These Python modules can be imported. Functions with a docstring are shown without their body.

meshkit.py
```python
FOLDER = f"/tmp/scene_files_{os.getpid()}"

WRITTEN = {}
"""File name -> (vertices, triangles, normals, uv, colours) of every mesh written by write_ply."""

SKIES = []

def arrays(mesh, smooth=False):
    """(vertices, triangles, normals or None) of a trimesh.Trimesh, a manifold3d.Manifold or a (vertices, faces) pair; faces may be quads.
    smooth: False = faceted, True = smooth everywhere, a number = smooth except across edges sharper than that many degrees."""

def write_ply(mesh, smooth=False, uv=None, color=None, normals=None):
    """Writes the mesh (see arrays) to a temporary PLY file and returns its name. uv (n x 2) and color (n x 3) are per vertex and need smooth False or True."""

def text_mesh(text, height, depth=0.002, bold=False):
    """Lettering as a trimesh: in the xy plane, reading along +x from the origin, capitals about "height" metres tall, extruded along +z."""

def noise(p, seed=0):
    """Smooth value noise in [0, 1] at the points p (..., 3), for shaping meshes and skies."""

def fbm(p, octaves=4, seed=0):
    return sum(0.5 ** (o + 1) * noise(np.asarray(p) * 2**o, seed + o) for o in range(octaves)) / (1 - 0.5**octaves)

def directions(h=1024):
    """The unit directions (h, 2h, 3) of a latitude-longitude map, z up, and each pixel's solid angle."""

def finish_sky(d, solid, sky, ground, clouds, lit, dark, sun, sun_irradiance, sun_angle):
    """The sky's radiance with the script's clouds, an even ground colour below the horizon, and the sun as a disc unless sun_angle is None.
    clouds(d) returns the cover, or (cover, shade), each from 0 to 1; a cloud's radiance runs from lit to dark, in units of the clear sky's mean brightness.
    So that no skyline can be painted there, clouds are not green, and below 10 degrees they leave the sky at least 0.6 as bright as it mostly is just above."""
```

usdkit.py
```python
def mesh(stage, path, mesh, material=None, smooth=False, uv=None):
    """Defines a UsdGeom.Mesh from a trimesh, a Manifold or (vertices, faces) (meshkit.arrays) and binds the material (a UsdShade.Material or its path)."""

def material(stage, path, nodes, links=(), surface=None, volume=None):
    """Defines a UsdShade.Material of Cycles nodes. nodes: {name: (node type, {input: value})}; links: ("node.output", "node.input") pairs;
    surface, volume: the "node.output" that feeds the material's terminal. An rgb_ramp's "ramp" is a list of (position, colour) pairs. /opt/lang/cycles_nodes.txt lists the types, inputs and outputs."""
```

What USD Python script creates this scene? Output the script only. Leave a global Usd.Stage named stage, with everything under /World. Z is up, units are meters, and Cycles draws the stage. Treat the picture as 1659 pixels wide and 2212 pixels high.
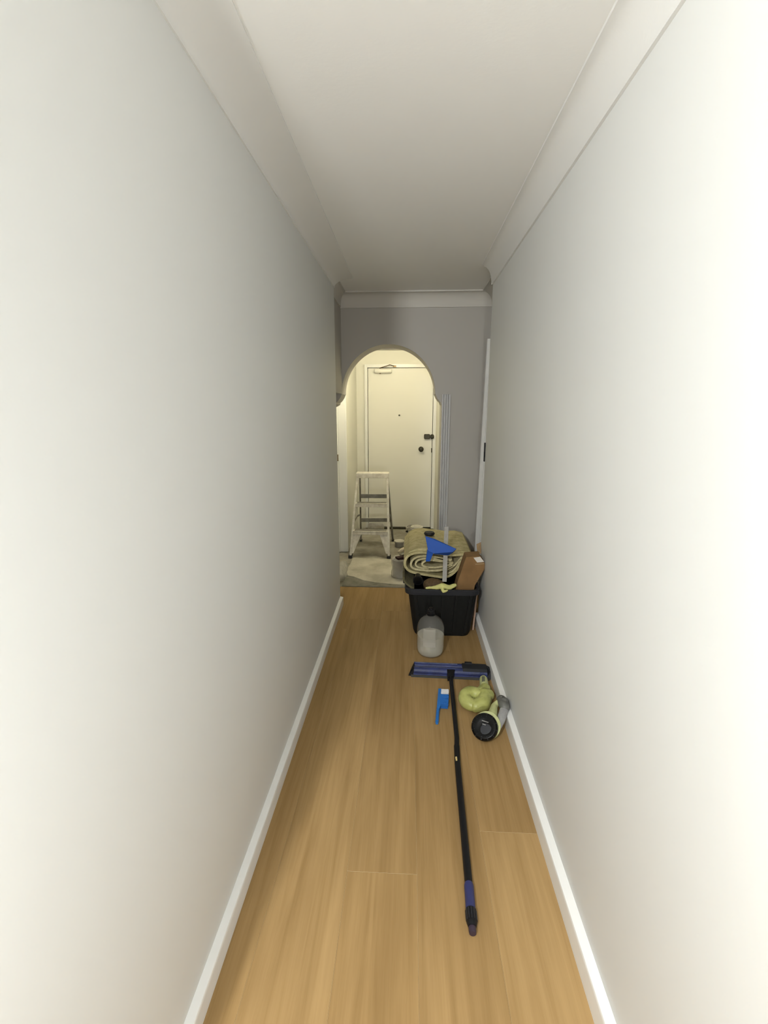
import math, random
import numpy as np, trimesh, manifold3d as m3, usdkit
from shapely.geometry import Polygon
from meshkit import fbm
from pxr import Usd, UsdGeom, UsdLux, Gf, Sdf

random.seed(4); np.random.seed(4)
stage = Usd.Stage.CreateInMemory()
UsdGeom.SetStageUpAxis(stage, UsdGeom.Tokens.z); UsdGeom.SetStageMetersPerUnit(stage, 1.0)
UsdGeom.Xform.Define(stage, '/World'); UsdGeom.Scope.Define(stage, '/World/Looks')

# ------------------------------------------------------------------ camera, sky, exposure
W, H = 1659, 2212
FPX, CAM_H = 1020.0, 1.54
VPX, VPY = 884.0, 881.5                       # where the corridor's long lines meet in the photograph
d = np.array([VPX - W/2, H/2 - VPY, FPX]); d /= np.linalg.norm(d)
pitch = math.atan2(H/2 - VPY, FPX)
u = np.array([0, math.cos(pitch), -math.sin(pitch)])
xr = np.cross(u, d); xr /= np.linalg.norm(xr)
R = np.stack([xr, d, u])                      # columns: camera right, up, forward in world axes
cam = UsdGeom.Camera.Define(stage, '/World/camera')
right, up, back = R[:, 0], R[:, 1], -R[:, 2]
cam.AddTransformOp().Set(Gf.Matrix4d(*right, 0, *up, 0, *back, 0, 0, 0, CAM_H, 1))
cam.CreateHorizontalApertureAttr(36.0); cam.CreateVerticalApertureAttr(48.0)
cam.CreateFocalLengthAttr(36.0 * FPX / W)
cam.CreateClippingRangeAttr(Gf.Vec2f(0.02, 60))
EXPOSURE = -0.15
cam.CreateExposureAttr(EXPOSURE)

LAMP_REAR = (.985, 1.0, .985);  LAMP_REAR_POWER = 6300.0; FILL_POWER = 780.0
LAMP_ENTRY = (1.0, 0.91, 0.65); LAMP_ENTRY_POWER = 180.0
RECT_FILL = (1.0, 0.98, 0.93); RECT_FILL_POWER = 0.6

# added soft fill light, set at an added window behind the camera
rect_fill = UsdLux.RectLight.Define(stage, '/World/window_daylight')
rect_fill.CreateWidthAttr(1.7); rect_fill.CreateHeightAttr(1.5); rect_fill.CreateIntensityAttr(RECT_FILL_POWER); rect_fill.CreateColorAttr(Gf.Vec3f(*RECT_FILL))
rect_fill.AddTransformOp().Set(Gf.Matrix4d(1,0,0,0, 0,0,1,0, 0,-1,0,0, .85,-4.10,1.45,1))   # its -z looks along +y, into the room

# ------------------------------------------------------------------ materials
LOOKS = {}
def mat(name, color, rough=0.5, metal=0.0, bump=0.0, bscale=60, mottle=0.0, mscale=6, color2=None, spec=0.5, obj=False, stretch=(1,1,1), **kw):
    nodes = {'p': ('principled_bsdf', dict(roughness=rough, metallic=metal, specular_ior_level=spec, **kw)), 'g': ('geometry', {}), 'm': ('mapping', {'scale': stretch})}
    links = [('g.position', 'm.vector')]
    if mottle or color2 is not None:
        c2 = color2 if color2 is not None else tuple(c * (1 - mottle) for c in color)
        nodes['n'] = ('noise_texture', {'scale': mscale, 'detail': 5.0, 'roughness': 0.6})
        nodes['r'] = ('rgb_ramp', {'ramp': [(0.36, color), (0.64, c2)]})
        links += [('m.vector', 'n.vector'), ('n.fac', 'r.fac'), ('r.color', 'p.base_color')]
    else:
        nodes['p'][1]['base_color'] = color
    if bump:
        nodes['bn'] = ('noise_texture', {'scale': bscale, 'detail': 4.0})
        nodes['b'] = ('bump', {'strength': bump, 'distance': 0.004})
        links += [('m.vector', 'bn.vector'), ('bn.fac', 'b.height'), ('b.normal', 'p.normal')]
    LOOKS[name] = usdkit.material(stage, f'/World/Looks/{name}', nodes, links, surface='p.BSDF')
    return LOOKS[name]

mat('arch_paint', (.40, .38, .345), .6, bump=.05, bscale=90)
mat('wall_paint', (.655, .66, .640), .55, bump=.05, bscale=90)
mat('rear_paint', (.27, .27, .265), .6)
mat('dark_cornice_paint', (.52, .50, .455), .65, bump=.08, bscale=70)  # darker tone of the cornice paint, for the far cornices
mat('cornice_paint', (.70, .695, .67), .6, bump=.08, bscale=70)
mat('architrave_paint', (.46, .455, .45), .45)
mat('ceiling_paint', (.77, .763, .735), .7, bump=.08, bscale=70)
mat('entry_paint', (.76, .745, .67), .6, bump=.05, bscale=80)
mat('trim_gloss', (.80, .80, .775), .3)
mat('door_paint', (.76, .745, .68), .4, bump=.03, bscale=40)
mat('concrete', (.40, .375, .31), .9, color2=(.25, .23, .18), mscale=5, bump=.3, bscale=30)
mat('worn_sheet', (.26, .245, .20), .9, color2=(.17, .16, .125), mscale=9)
mat('dusty_sheet', (.62, .585, .49), .9, color2=(.42, .39, .31), mscale=4.5, bump=.3, bscale=40)
mat('dark_bronze', (.05, .045, .03), .35, .7)
mat('brass_arm', (.16, .11, .06), .4, .8)
mat('steel', (.45, .44, .41), .3, 1.0)
mat('black_slot', (.01, .01, .01), .6)
mat('ladder_paint', (.78, .75, .67), .5, .05, color2=(.58, .54, .46), mscale=22, bump=.3, bscale=60)
mat('ladder_metal', (.30, .285, .24), .5, .4, color2=(.2, .19, .16), mscale=14)
mat('rubber', (.03, .03, .028), .8)
mat('white_plastic', (.72, .69, .60), .45, mottle=.25, mscale=14)
mat('black_tub', (.0065, .007, .0065), .6, bump=.15, bscale=120, spec=.25)
mat('underlay', (.54, .475, .25), .95, color2=(.39, .335, .16), mscale=24, bump=.9, bscale=160)
mat('underlay_edge', (.58, .515, .30), .95, color2=(.42, .365, .195), mscale=45, bump=.7, bscale=160)
mat('khaki_cloth', (.13, .115, .055), .95, color2=(.08, .07, .033), mscale=30, bump=.5, bscale=120)
mat('blue_plastic', (.010, .072, .36), .55, spec=.25)
mat('aluminium', (.25, .235, .20), .5, .1, mottle=.2, mscale=30)
mat('cardboard', (.23, .125, .045), .85, color2=(.185, .10, .034), mscale=12)
mat('cardboard_edge', (.30, .20, .10), .85)
mat('paper_label', (.66, .62, .56), .7)
mat('kraft', (.13, .08, .032), .8, color2=(.08, .048, .018), mscale=25, bump=.5, bscale=60)
mat('glove_yellow', (.58, .56, .20), .65, mottle=.15, mscale=20)
mat('navy_pad', (.022, .034, .135), .5, color2=(.013, .02, .075), mscale=18, bump=.3, bscale=140)
mat('painted_sheen', (.12, .13, .20), .4, color2=(.03, .045, .12), mscale=26)  # paler navy that paints a sheen on the squeegee rolls
mat('black_plastic', (.006, .006, .007), .45, spec=.25)
mat('black_gloss', (.004, .004, .004), .16, spec=.22)
mat('black_grey', (.020, .021, .025), .5, spec=.3)
mat('navy_grip', (.022, .026, .10), .5)
mat('plum_cap', (.035, .022, .035), .4)
mat('sticker_yellow', (.62, .48, .20), .6)
mat('brush_blue', (.015, .15, .48), .45)
mat('bristle_blue', (.010, .12, .42), .8, bump=.6, bscale=300)
mat('bristle_white', (.68, .68, .68), .8, bump=.6, bscale=300)
mat('lime_plastic', (.46, .47, .155), .42, color2=(.36, .37, .105), mscale=25)
mat('pale_lime', (.50, .52, .24), .45, mottle=.15, mscale=20)
mat('grey_rubber', (.14, .14, .125), .5, color2=(.09, .09, .08), mscale=30)
mat('grey_tube', (.34, .335, .33), .4, mottle=.25, mscale=25)
mat('grey_plate', (.13, .14, .10), .4)
mat('tin_metal', (.55, .53, .48), .25, .9, mottle=.35, mscale=20)
mat('dark_bristle', (.03, .008, .006), .7)
mat('cream_wood', (.60, .52, .36), .55)
mat('joint_dust', (.50, .40, .26), .9)
mat('pink_sliver', (.42, .28, .20), .7)

def wood(name, c1, c2):
    # oak boards: long grain along y, shifted from board to board
    usdkit.material(stage, f'/World/Looks/{name}', {
        'g': ('geometry', {}), 'o': ('object_info', {}), 'rnd': ('math', {'math_type': 'multiply', 'value2': 37.0}),
        'cx': ('combine_xyz', {}), 'add': ('vector_math', {'math_type': 'add'}),
        'm': ('mapping', {'scale': (34, 1.3, 1)}), 'n': ('noise_texture', {'scale': 1.0, 'detail': 6.0, 'roughness': .62, 'distortion': .5}),
        'm2': ('mapping', {'scale': (4.5, .55, 1)}), 'n2': ('noise_texture', {'scale': 1.6, 'detail': 3.0, 'distortion': .7}),
        'r': ('rgb_ramp', {'ramp': [(.25, tuple(a*.25+b*.75 for a,b in zip(c1,c2))), (.5, tuple(a*.25+b*.75 for a,b in zip(c2,c1))), (.64, c1)]}), 'r2': ('rgb_ramp', {'ramp': [(.3, (.80, .78, .74)), (.6, (1, 1, 1))]}),
        'mx': ('mix_color', {'blend_type': 'multiply', 'fac': 1.0}),
        'b': ('bump', {'strength': .10, 'distance': .002}), 'p': ('principled_bsdf', {'roughness': .62, 'specular_ior_level': .12})},
        [('o.random', 'rnd.value1'), ('rnd.value', 'cx.x'), ('rnd.value', 'cx.y'), ('g.position', 'add.vector1'), ('cx.vector', 'add.vector2'),
         ('add.vector', 'm.vector'), ('m.vector', 'n.vector'), ('add.vector', 'm2.vector'), ('m2.vector', 'n2.vector'),
         ('n.fac', 'r.fac'), ('n2.fac', 'r2.fac'), ('r.color', 'mx.a'), ('r2.color', 'mx.b'), ('mx.result', 'p.base_color'),
         ('n.fac', 'b.height'), ('b.normal', 'p.normal')], surface='p.BSDF')
WOODS = ['oak_a', 'oak_b', 'oak_c']
wood('oak_a', (.415, .272, .121), (.27, .167, .063))
wood('oak_b', (.385, .249, .107), (.248, .151, .057))
wood('oak_c', (.37, .239, .103), (.24, .147, .055))

def clear(name, tint, gl=.03, ior=1.45):
    usdkit.material(stage, f'/World/Looks/{name}', {'t': ('transparent_bsdf', {'color': tint}), 'g': ('glossy_bsdf', {'color': (1, 1, 1), 'roughness': gl}),
        'f': ('fresnel', {'IOR': ior}), 'x': ('mix_closure', {})}, [('f.fac', 'x.fac'), ('t.BSDF', 'x.closure1'), ('g.BSDF', 'x.closure2')], surface='x.closure')
usdkit.material(stage, '/World/Looks/clear_plastic', {'t': ('transparent_bsdf', {'color': (.95, .955, .94)}), 'g': ('glossy_bsdf', {'color': (1, 1, 1), 'roughness': .06}), 'd': ('diffuse_bsdf', {'color': (.68, .66, .60)}),
    'lw': ('layer_weight', {'blend': .5}), 'pw': ('math', {'math_type': 'power', 'value2': 4.0}), 'f': ('math', {'math_type': 'multiply_add', 'value2': .45, 'value3': .03}), 'y': ('mix_closure', {'fac': .075}), 'x': ('mix_closure', {})}, [('t.BSDF', 'y.closure1'), ('d.BSDF', 'y.closure2'), ('lw.facing', 'pw.value1'), ('pw.value', 'f.value1'), ('f.value', 'x.fac'), ('y.closure', 'x.closure1'), ('g.BSDF', 'x.closure2')], surface='x.closure')
usdkit.material(stage, '/World/Looks/water', {'p': ('principled_bsdf', {'base_color': (.97, .97, .95), 'roughness': .0, 'ior': 1.33, 'transmission_weight': 1.0}), 'd': ('diffuse_bsdf', {'color': (.74, .70, .60)}), 'x': ('mix_closure', {'fac': .42})}, [('p.BSDF', 'x.closure1'), ('d.BSDF', 'x.closure2')], surface='x.closure')
usdkit.material(stage, '/World/Looks/label_film', {'d': ('principled_bsdf', {'base_color': (.62, .59, .52), 'roughness': .5}), 't': ('transparent_bsdf', {'color': (.9, .9, .9)}), 'x': ('mix_closure', {'fac': .45})},
    [('t.BSDF', 'x.closure1'), ('d.BSDF', 'x.closure2')], surface='x.closure')
usdkit.material(stage, '/World/Looks/plastic_film', {'d': ('principled_bsdf', {'base_color': (.80, .78, .72), 'roughness': .08, 'specular_ior_level': .9}), 't': ('transparent_bsdf', {'color': (.95, .95, .93)}), 'x': ('mix_closure', {'fac': .38})},
    [('t.BSDF', 'x.closure1'), ('d.BSDF', 'x.closure2')], surface='x.closure')
def emitter(name, col, power):
    usdkit.material(stage, f'/World/Looks/{name}', {'e': ('emission', {'color': col, 'strength': power})}, [], surface='e.emission')
emitter('lamp_rear_glow', LAMP_REAR, LAMP_REAR_POWER)
emitter('fill_glow', LAMP_REAR, FILL_POWER)
emitter('lamp_entry_glow', LAMP_ENTRY, LAMP_ENTRY_POWER)

# ------------------------------------------------------------------ helpers
COUNT = {}
def numbered(path):
    n = COUNT.get(path, 0); COUNT[path] = n + 1
    return path if n == 0 else f'{path}_{n:03d}'
BASE = {}
def tag(prim, label=None, cat=None, group=None, kind=None):
    for k, v in (('label', label), ('category', cat), ('group', group), ('kind', kind)):
        if v: prim.SetCustomDataByKey(k, v)
def thing(name, label, cat, loc=(0, 0, 0), group=None, kind=None):
    x = UsdGeom.Xform.Define(stage, numbered('/World/' + name))
    x.AddTranslateOp().Set(Gf.Vec3d(*map(float, loc)))
    tag(x.GetPrim(), label, cat, group, kind); BASE[str(x.GetPath())] = np.array(loc, float)
    return x.GetPrim()
def verts_faces(mesh):
    if hasattr(mesh, 'to_mesh'):
        q = mesh.to_mesh(); return np.array(q.vert_properties[:, :3], float), np.array(q.tri_verts)
    if isinstance(mesh, (tuple, list)): return np.asarray(mesh[0], float), np.asarray(mesh[1])
    return np.array(mesh.vertices, float), np.array(mesh.faces)
def part(parent, name, mesh, m, smooth=30, label=None):
    """a mesh given in world coordinates, as a child of a thing or of a part"""
    pp = str(parent.GetPath()); base = BASE.get(pp)
    if base is None: base = BASE['/' + '/'.join(pp.split('/')[1:3])]
    v, f = verts_faces(mesh)
    g = usdkit.mesh(stage, numbered(pp + '/' + name), (v - base, f), '/World/Looks/' + m, smooth=smooth)
    if label: tag(g.GetPrim(), label)
    return g.GetPrim()
def single(name, mesh, m, label, cat, group=None, kind=None, smooth=30):
    v, f = verts_faces(mesh)
    c = np.array([*(v[:, :2].min(0) + v[:, :2].max(0)) / 2, v[:, 2].min()])
    g = usdkit.mesh(stage, numbered('/World/' + name), (v - c, f), '/World/Looks/' + m, smooth=smooth)
    UsdGeom.Xformable(g).AddTranslateOp().Set(Gf.Vec3d(*c))
    tag(g.GetPrim(), label, cat, group, kind)
    return g.GetPrim()
def struct(name, mesh, m, label, cat, smooth=30):
    return single(name, mesh, m, label, cat, kind='structure', smooth=smooth)

def cat_(*ms):
    ms = [trimesh.Trimesh(*verts_faces(m), process=False) for m in ms]
    return trimesh.util.concatenate(ms)
def box(x0, x1, y0, y1, z0, z1, c=0.0):
    """a box with chamfered edges"""
    if c <= 0:
        b = trimesh.creation.box((x1 - x0, y1 - y0, z1 - z0)); b.apply_translation(((x0 + x1)/2, (y0 + y1)/2, (z0 + z1)/2)); return b
    pts = []
    for x, sx in ((x0, 1), (x1, -1)):
        for y, sy in ((y0, 1), (y1, -1)):
            for z, sz in ((z0, 1), (z1, -1)):
                pts += [(x + sx*c, y + sy*c, z), (x + sx*c, y, z + sz*c), (x, y + sy*c, z + sz*c)]
    return trimesh.convex.convex_hull(np.array(pts))
def hull(pts): return trimesh.convex.convex_hull(np.array(pts, float))
def frame(t, up0=(0, 0, 1)):
    t = np.asarray(t, float) / np.linalg.norm(t)
    if abs(np.dot(t, up0)) > .95: up0 = (0, 1, 0)
    a = np.cross(t, up0); a /= np.linalg.norm(a); b = np.cross(a, t)
    return a, b, t
def sweep(path, profile, scale=None, caps=True):
    """profile (n,2) swept along path (k,3)"""
    path = np.asarray(path, float); profile = np.asarray(profile, float); k, n = len(path), len(profile)
    V = []
    for i in range(k):
        t = path[min(i+1, k-1)] - path[max(i-1, 0)]
        a, b, _ = frame(t); s = 1 if scale is None else scale[i]
        V.append(path[i] + s*(profile[:, :1]*a + profile[:, 1:]*b))
    V = np.vstack(V); F = []
    for i in range(k-1):
        for j in range(n):
            p, q = i*n + j, i*n + (j+1) % n
            F += [(p, q, q+n), (p, q+n, p+n)]
    if caps:
        V = np.vstack([V, path[:1], path[-1:]]); c0, c1 = k*n, k*n+1
        for j in range(n): F += [(c0, (j+1) % n, j), (c1, (k-1)*n + j, (k-1)*n + (j+1) % n)]
    m = trimesh.Trimesh(V, F, process=False); m.fix_normals(); return m
def circ(r, n=16, ry=None):
    a = np.arange(n)*2*np.pi/n; return np.stack([r*np.cos(a), (ry or r)*np.sin(a)], 1)
def rod(p, q, r, n=14, r2=None): return sweep([p, q], circ(1.0, n), [r, r if r2 is None else r2])
def bar(p, q, w, h): return sweep([p, q], [(-w/2, -h/2), (w/2, -h/2), (w/2, h/2), (-w/2, h/2)])
def lathe(profile, centre, axis=(0, 0, 1), n=32):
    """profile: (radius, height) pairs about the axis, turned into a closed surface"""
    a, b, t = frame(axis); pr = np.asarray(profile, float); k = len(pr); ang = np.arange(n)*2*np.pi/n
    V = np.vstack([np.asarray(centre) + h*t + r*(np.cos(ang)[:, None]*a + np.sin(ang)[:, None]*b) for r, h in pr])
    F = []
    for i in range(k-1):
        for j in range(n):
            p, q = i*n + j, i*n + (j+1) % n
            F += [(p, q, q+n), (p, q+n, p+n)]
    m = trimesh.Trimesh(V, F, process=False); m.merge_vertices(); m.update_faces(m.nondegenerate_faces()); m.fix_normals(); return m
def extr_y(pts, y0, y1, holes=None):
    """an XZ outline extruded from y0 to y1"""
    m = trimesh.creation.extrude_polygon(Polygon(pts, holes), y1 - y0)
    v = m.vertices.copy(); m.vertices = np.stack([v[:, 0], y0 + v[:, 2], v[:, 1]], 1); m.fix_normals(); return m
def extr_z(pts, z0, z1):
    m = trimesh.creation.extrude_polygon(Polygon(pts), z1 - z0); m.apply_translation((0, 0, z0)); return m
def extr_x(pts, x0, x1):
    """a YZ outline extruded from x0 to x1"""
    m = trimesh.creation.extrude_polygon(Polygon(pts), x1 - x0)
    v = m.vertices.copy(); m.vertices = np.stack([x0 + v[:, 2], v[:, 0], v[:, 1]], 1); m.fix_normals(); return m
def blob(bones, fine=.01, it=8):
    """smooth skin over capsules ((p, r), (q, s))"""
    ms = []
    for (p, r), (q, s) in bones:
        ms.append(m3.Manifold.batch_hull([m3.Manifold.sphere(r, 16).translate(list(map(float, p))), m3.Manifold.sphere(s, 16).translate(list(map(float, q)))]))
    m = m3.Manifold.batch_boolean(ms, m3.OpType.Add).refine_to_length(fine)
    v, f = verts_faces(m); t = trimesh.Trimesh(v, f); trimesh.smoothing.filter_taubin(t, iterations=it); return t
def crumple(mesh, amp, freq, seed=1):
    v, f = verts_faces(mesh); t = trimesh.Trimesh(v, f, process=False); n = t.vertex_normals
    t.vertices = v + n * ((fbm(v*freq, 4, seed) - .5) * 2 * amp)[:, None]; return t
def ico(centre, radii, sub=4):
    m = trimesh.creation.icosphere(sub, 1.0); m.apply_scale(radii); m.apply_translation(centre); return m

# ------------------------------------------------------------------ the setting
XL, XR = -.535, .519                       # corridor walls
Y0, YL, YR = .30, 3.53, 3.25               # near end of both walls, far ends of the left and of the right one
YA, YB = 3.98, 4.24                        # the arch wall
CEIL = 2.42
YE = 6.05                                  # entry's end wall

# floor: oak boards, each a piece of its own; butt joints at the places the photograph shows
fl = thing('floor', 'light oak plank floor running the length of the corridor', 'floor', (0, 0, 0), kind='structure')
PW = .2365
cols = [-.4295 + PW*k for k in range(-7, 8)]
butts = {0: [-.9, 3.26], 1: [-.9, 1.30, 3.42], 2: [-1.5, .62, 2.82], 3: [-.72, 1.48, 3.60], -1: [-.4, 3.1]}
for ci, x0 in enumerate(cols):
    k = ci - 7; x1 = x0 + PW
    for cx0, cx1, ya, yb in ((max(x0, -.72), min(x1, .64), .0, 3.905), (max(x0, -1.9), min(x1, 1.6), -4.0, .0)):
        if cx1 - cx0 < .004: continue
        cuts = sorted({ya, yb, *[c for c in butts.get(k, [-2.6 + (k % 4)*.55, -.6]) if ya < c < yb]})
        for a, b in zip(cuts[:-1], cuts[1:]):
            part(fl, 'plank', box(cx0 + .0002, cx1 - .0002, a + .0005, b - .0005, -.014, 0, .0006), {0: 'oak_a', 1: 'oak_b' if b < 1.4 else 'oak_c', 2: 'oak_c', 3: 'oak_a' if b < 1.6 else 'oak_b'}.get(k, WOODS[(k*2 + int(a*3)) % 3]), smooth=False)
part(fl, 'joint_filler', box(-1.9, 1.6, -4.0, 3.905, -.03, -.0009), 'joint_dust', label='pale dust in the joints between the planks')

def entry_slab():
    n = 60; gx, gy = np.meshgrid(np.linspace(-.9, .75, n), np.linspace(3.905, 6.1, n)); p = np.stack([gx.ravel(), gy.ravel(), 0*gx.ravel()], 1)
    p[:, 2] = -.012 + .005*(fbm(p*7, 3, 5) - .5); f = [(j*n+i, j*n+i+1, (j+1)*n+i+1, (j+1)*n+i) for j in range(n-1) for i in range(n-1)]
    return p, np.array(f)
struct('floor_entry', entry_slab(), 'concrete', 'bare grey concrete floor of the entry before the front door', 'floor', smooth=True)

struct('wall_left', box(XL - .018, XL, Y0, YL, 0, CEIL), 'wall_paint', 'long pale grey painted wall on the left of the corridor', 'wall')
struct('wall_right', box(XR, XR + .11, Y0, YR, 0, CEIL), 'wall_paint', 'long pale grey painted wall on the right of the corridor', 'wall')
struct('ceiling', box(XL - .2, XR + .3, Y0, YB + .1, CEIL, CEIL + .05), 'ceiling_paint', 'off-white plaster ceiling over the corridor', 'ceiling')
# nib over the side opening on the left before the arch, and the walls of the small cross hall
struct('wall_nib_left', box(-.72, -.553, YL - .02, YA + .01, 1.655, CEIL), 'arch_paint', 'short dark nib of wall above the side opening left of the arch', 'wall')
struct('wall_hall_left', box(-.80, -.72, YL - .04, YA, 0, CEIL), 'wall_paint', 'set-back wall under the nib left of the arch', 'wall')
struct('wall_hall_right', box(.635, .70, YR - .05, YA, 0, CEIL), 'wall_paint', 'set-back grey wall to the right before the arch', 'wall')

# the arch wall
arch = [(-.70, -.02)]
corb = [(0, 1.650), (.006, 1.636), (.014, 1.620), (.024, 1.605), (.035, 1.593), (.046, 1.584), (.046, 1.575), (.052, 1.565)]
arch += [(-.700, 1.532), (-.655, 1.540)] + [(-.558 - a, b) for a, b in corb[::-1]]
arch += [(-.1725 - .3825*math.cos(t), 1.652 + .388*math.sin(t)) for t in np.linspace(0, math.pi, 49)]
arch += [(.213 + a, b) for a, b in corb] + [(.265, -.02)]
wall_poly = Polygon([(-.80, 0), (.70, 0), (.70, CEIL), (-.80, CEIL)]).difference(Polygon(arch))
def poly_extr_y(poly, y0, y1):
    m = trimesh.creation.extrude_polygon(poly, y1 - y0); v = m.vertices.copy()
    m.vertices = np.stack([v[:, 0], y0 + v[:, 2], v[:, 1]], 1); m.fix_normals(); return m
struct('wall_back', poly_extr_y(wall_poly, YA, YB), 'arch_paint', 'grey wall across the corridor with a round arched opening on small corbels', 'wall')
# architrave to the right of the opening, with flutes
fl_pts = [(.2655, YA), (.2655, YA - .020)]
for k in range(3):
    x = .280 + .019*k; fl_pts += [(x - .005, YA - .020), (x, YA - .013), (x + .005, YA - .020)]
fl_pts += [(.334, YA - .020), (.334, YA)]
struct('trim_1', extr_z(fl_pts, 0, 1.648), 'architrave_paint', 'white fluted architrave up the right side of the arched opening', 'door trim')

# cornices: concave plaster coves with a small lip at either edge
def cove(w, h, lip=.009, n=12):
    pts = [(0, h), (0, 0), (lip, 0), (lip, lip)]
    pts += [(lip + (w - 2*lip)*(1 - math.cos(t)), lip + (h - 2*lip)*math.sin(t)) for t in np.linspace(0, math.pi/2, n)]
    pts += [(w, h - lip), (w, h)]
    return pts
lw, lh, rw, rh = .135, .062, .073, .120
struct('trim_2', extr_y([(XL + a, CEIL - lh + b) for a, b in cove(lw, lh, .005)], Y0, YL), 'cornice_paint', 'shallow plaster cove cornice along the left wall', 'cornice')
struct('trim_3', extr_y([(XR - a, CEIL - rh + b) for a, b in cove(rw, rh)], Y0, YR + .012), 'cornice_paint', 'plaster cove cornice along the right wall', 'cornice')
def mitred_arch():
    pr = cove(.085, .108, .010); return extr_x([(YA - a, CEIL - .108 + b) for a, b in pr], -.553, .635)
struct('trim_4', mitred_arch(), 'dark_cornice_paint', 'plaster cornice across the wall above the arch', 'cornice')
struct('trim_5', extr_y([(-.553 + a, CEIL - .108 + b) for a, b in cove(.05, .108)], YL, YA - .05), 'dark_cornice_paint', 'short plaster cornice return on the nib left of the arch', 'cornice')
struct('trim_6', extr_y([(.635 - a, CEIL - .108 + b) for a, b in cove(.085, .108)], YR + .08, YA - .05), 'dark_cornice_paint', 'short plaster cornice return in the recess right of the arch', 'cornice')
struct('trim_7', extr_x([(YR + a, CEIL - rh + b) for a, b in cove(.07, rh)], XR - .01, .635), 'dark_cornice_paint', 'plaster cornice return round the end of the right wall', 'cornice')

# skirting boards with a rounded shoulder
def skirt(sign, wx, t, h):
    pts = [(0, 0), (t, 0), (t, h - .008), (t - .003, h - .002), (t - .008, h), (0, h + .004)]
    return [(wx + sign*a, b) for a, b in pts]
struct('baseboard_left', extr_y(skirt(1, XL, .025, .062), Y0, YL), 'trim_gloss', 'white skirting board along the left wall', 'skirting board')
struct('baseboard_right', extr_y(skirt(-1, XR, .028, .076), Y0, YR), 'trim_gloss', 'white skirting board along the right wall', 'skirting board')

# entry
struct('wall_entry_left', box(-.90, -.66, 4.97, YE + .1, -.02, CEIL), 'entry_paint', 'cream lit side wall on the left of the entry, by the ladder', 'wall')
struct('wall_entry_right', box(.335, .42, YB, YE + .1, -.02, CEIL), 'entry_paint', 'cream lit side wall on the right of the entry', 'wall')
endp = Polygon([(-.70, -.02), (.40, -.02), (.40, CEIL), (-.70, CEIL)]).difference(Polygon([(-.553, -.03), (.334, -.03), (.334, 2.062), (-.553, 2.062)]))
struct('wall_entry_back', poly_extr_y(endp, YE, YE + .1), 'entry_paint', 'cream wall around the front door', 'wall')
struct('ceiling_entry', box(-.95, .75, YB, YE + .1, CEIL, CEIL + .05), 'ceiling_paint', 'plaster ceiling of the entry', 'ceiling')
struct('wall_bulkhead', box(-.95, .40, YB, YB + .10, 2.033, CEIL), 'entry_paint', 'flat bulkhead behind the crown of the arch', 'wall')
struct('wall_entry_side', box(-.98, -.93, YB, 5.0, -.02, CEIL), 'entry_paint', 'wall beyond the side doorway left of the entry', 'wall')

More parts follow.
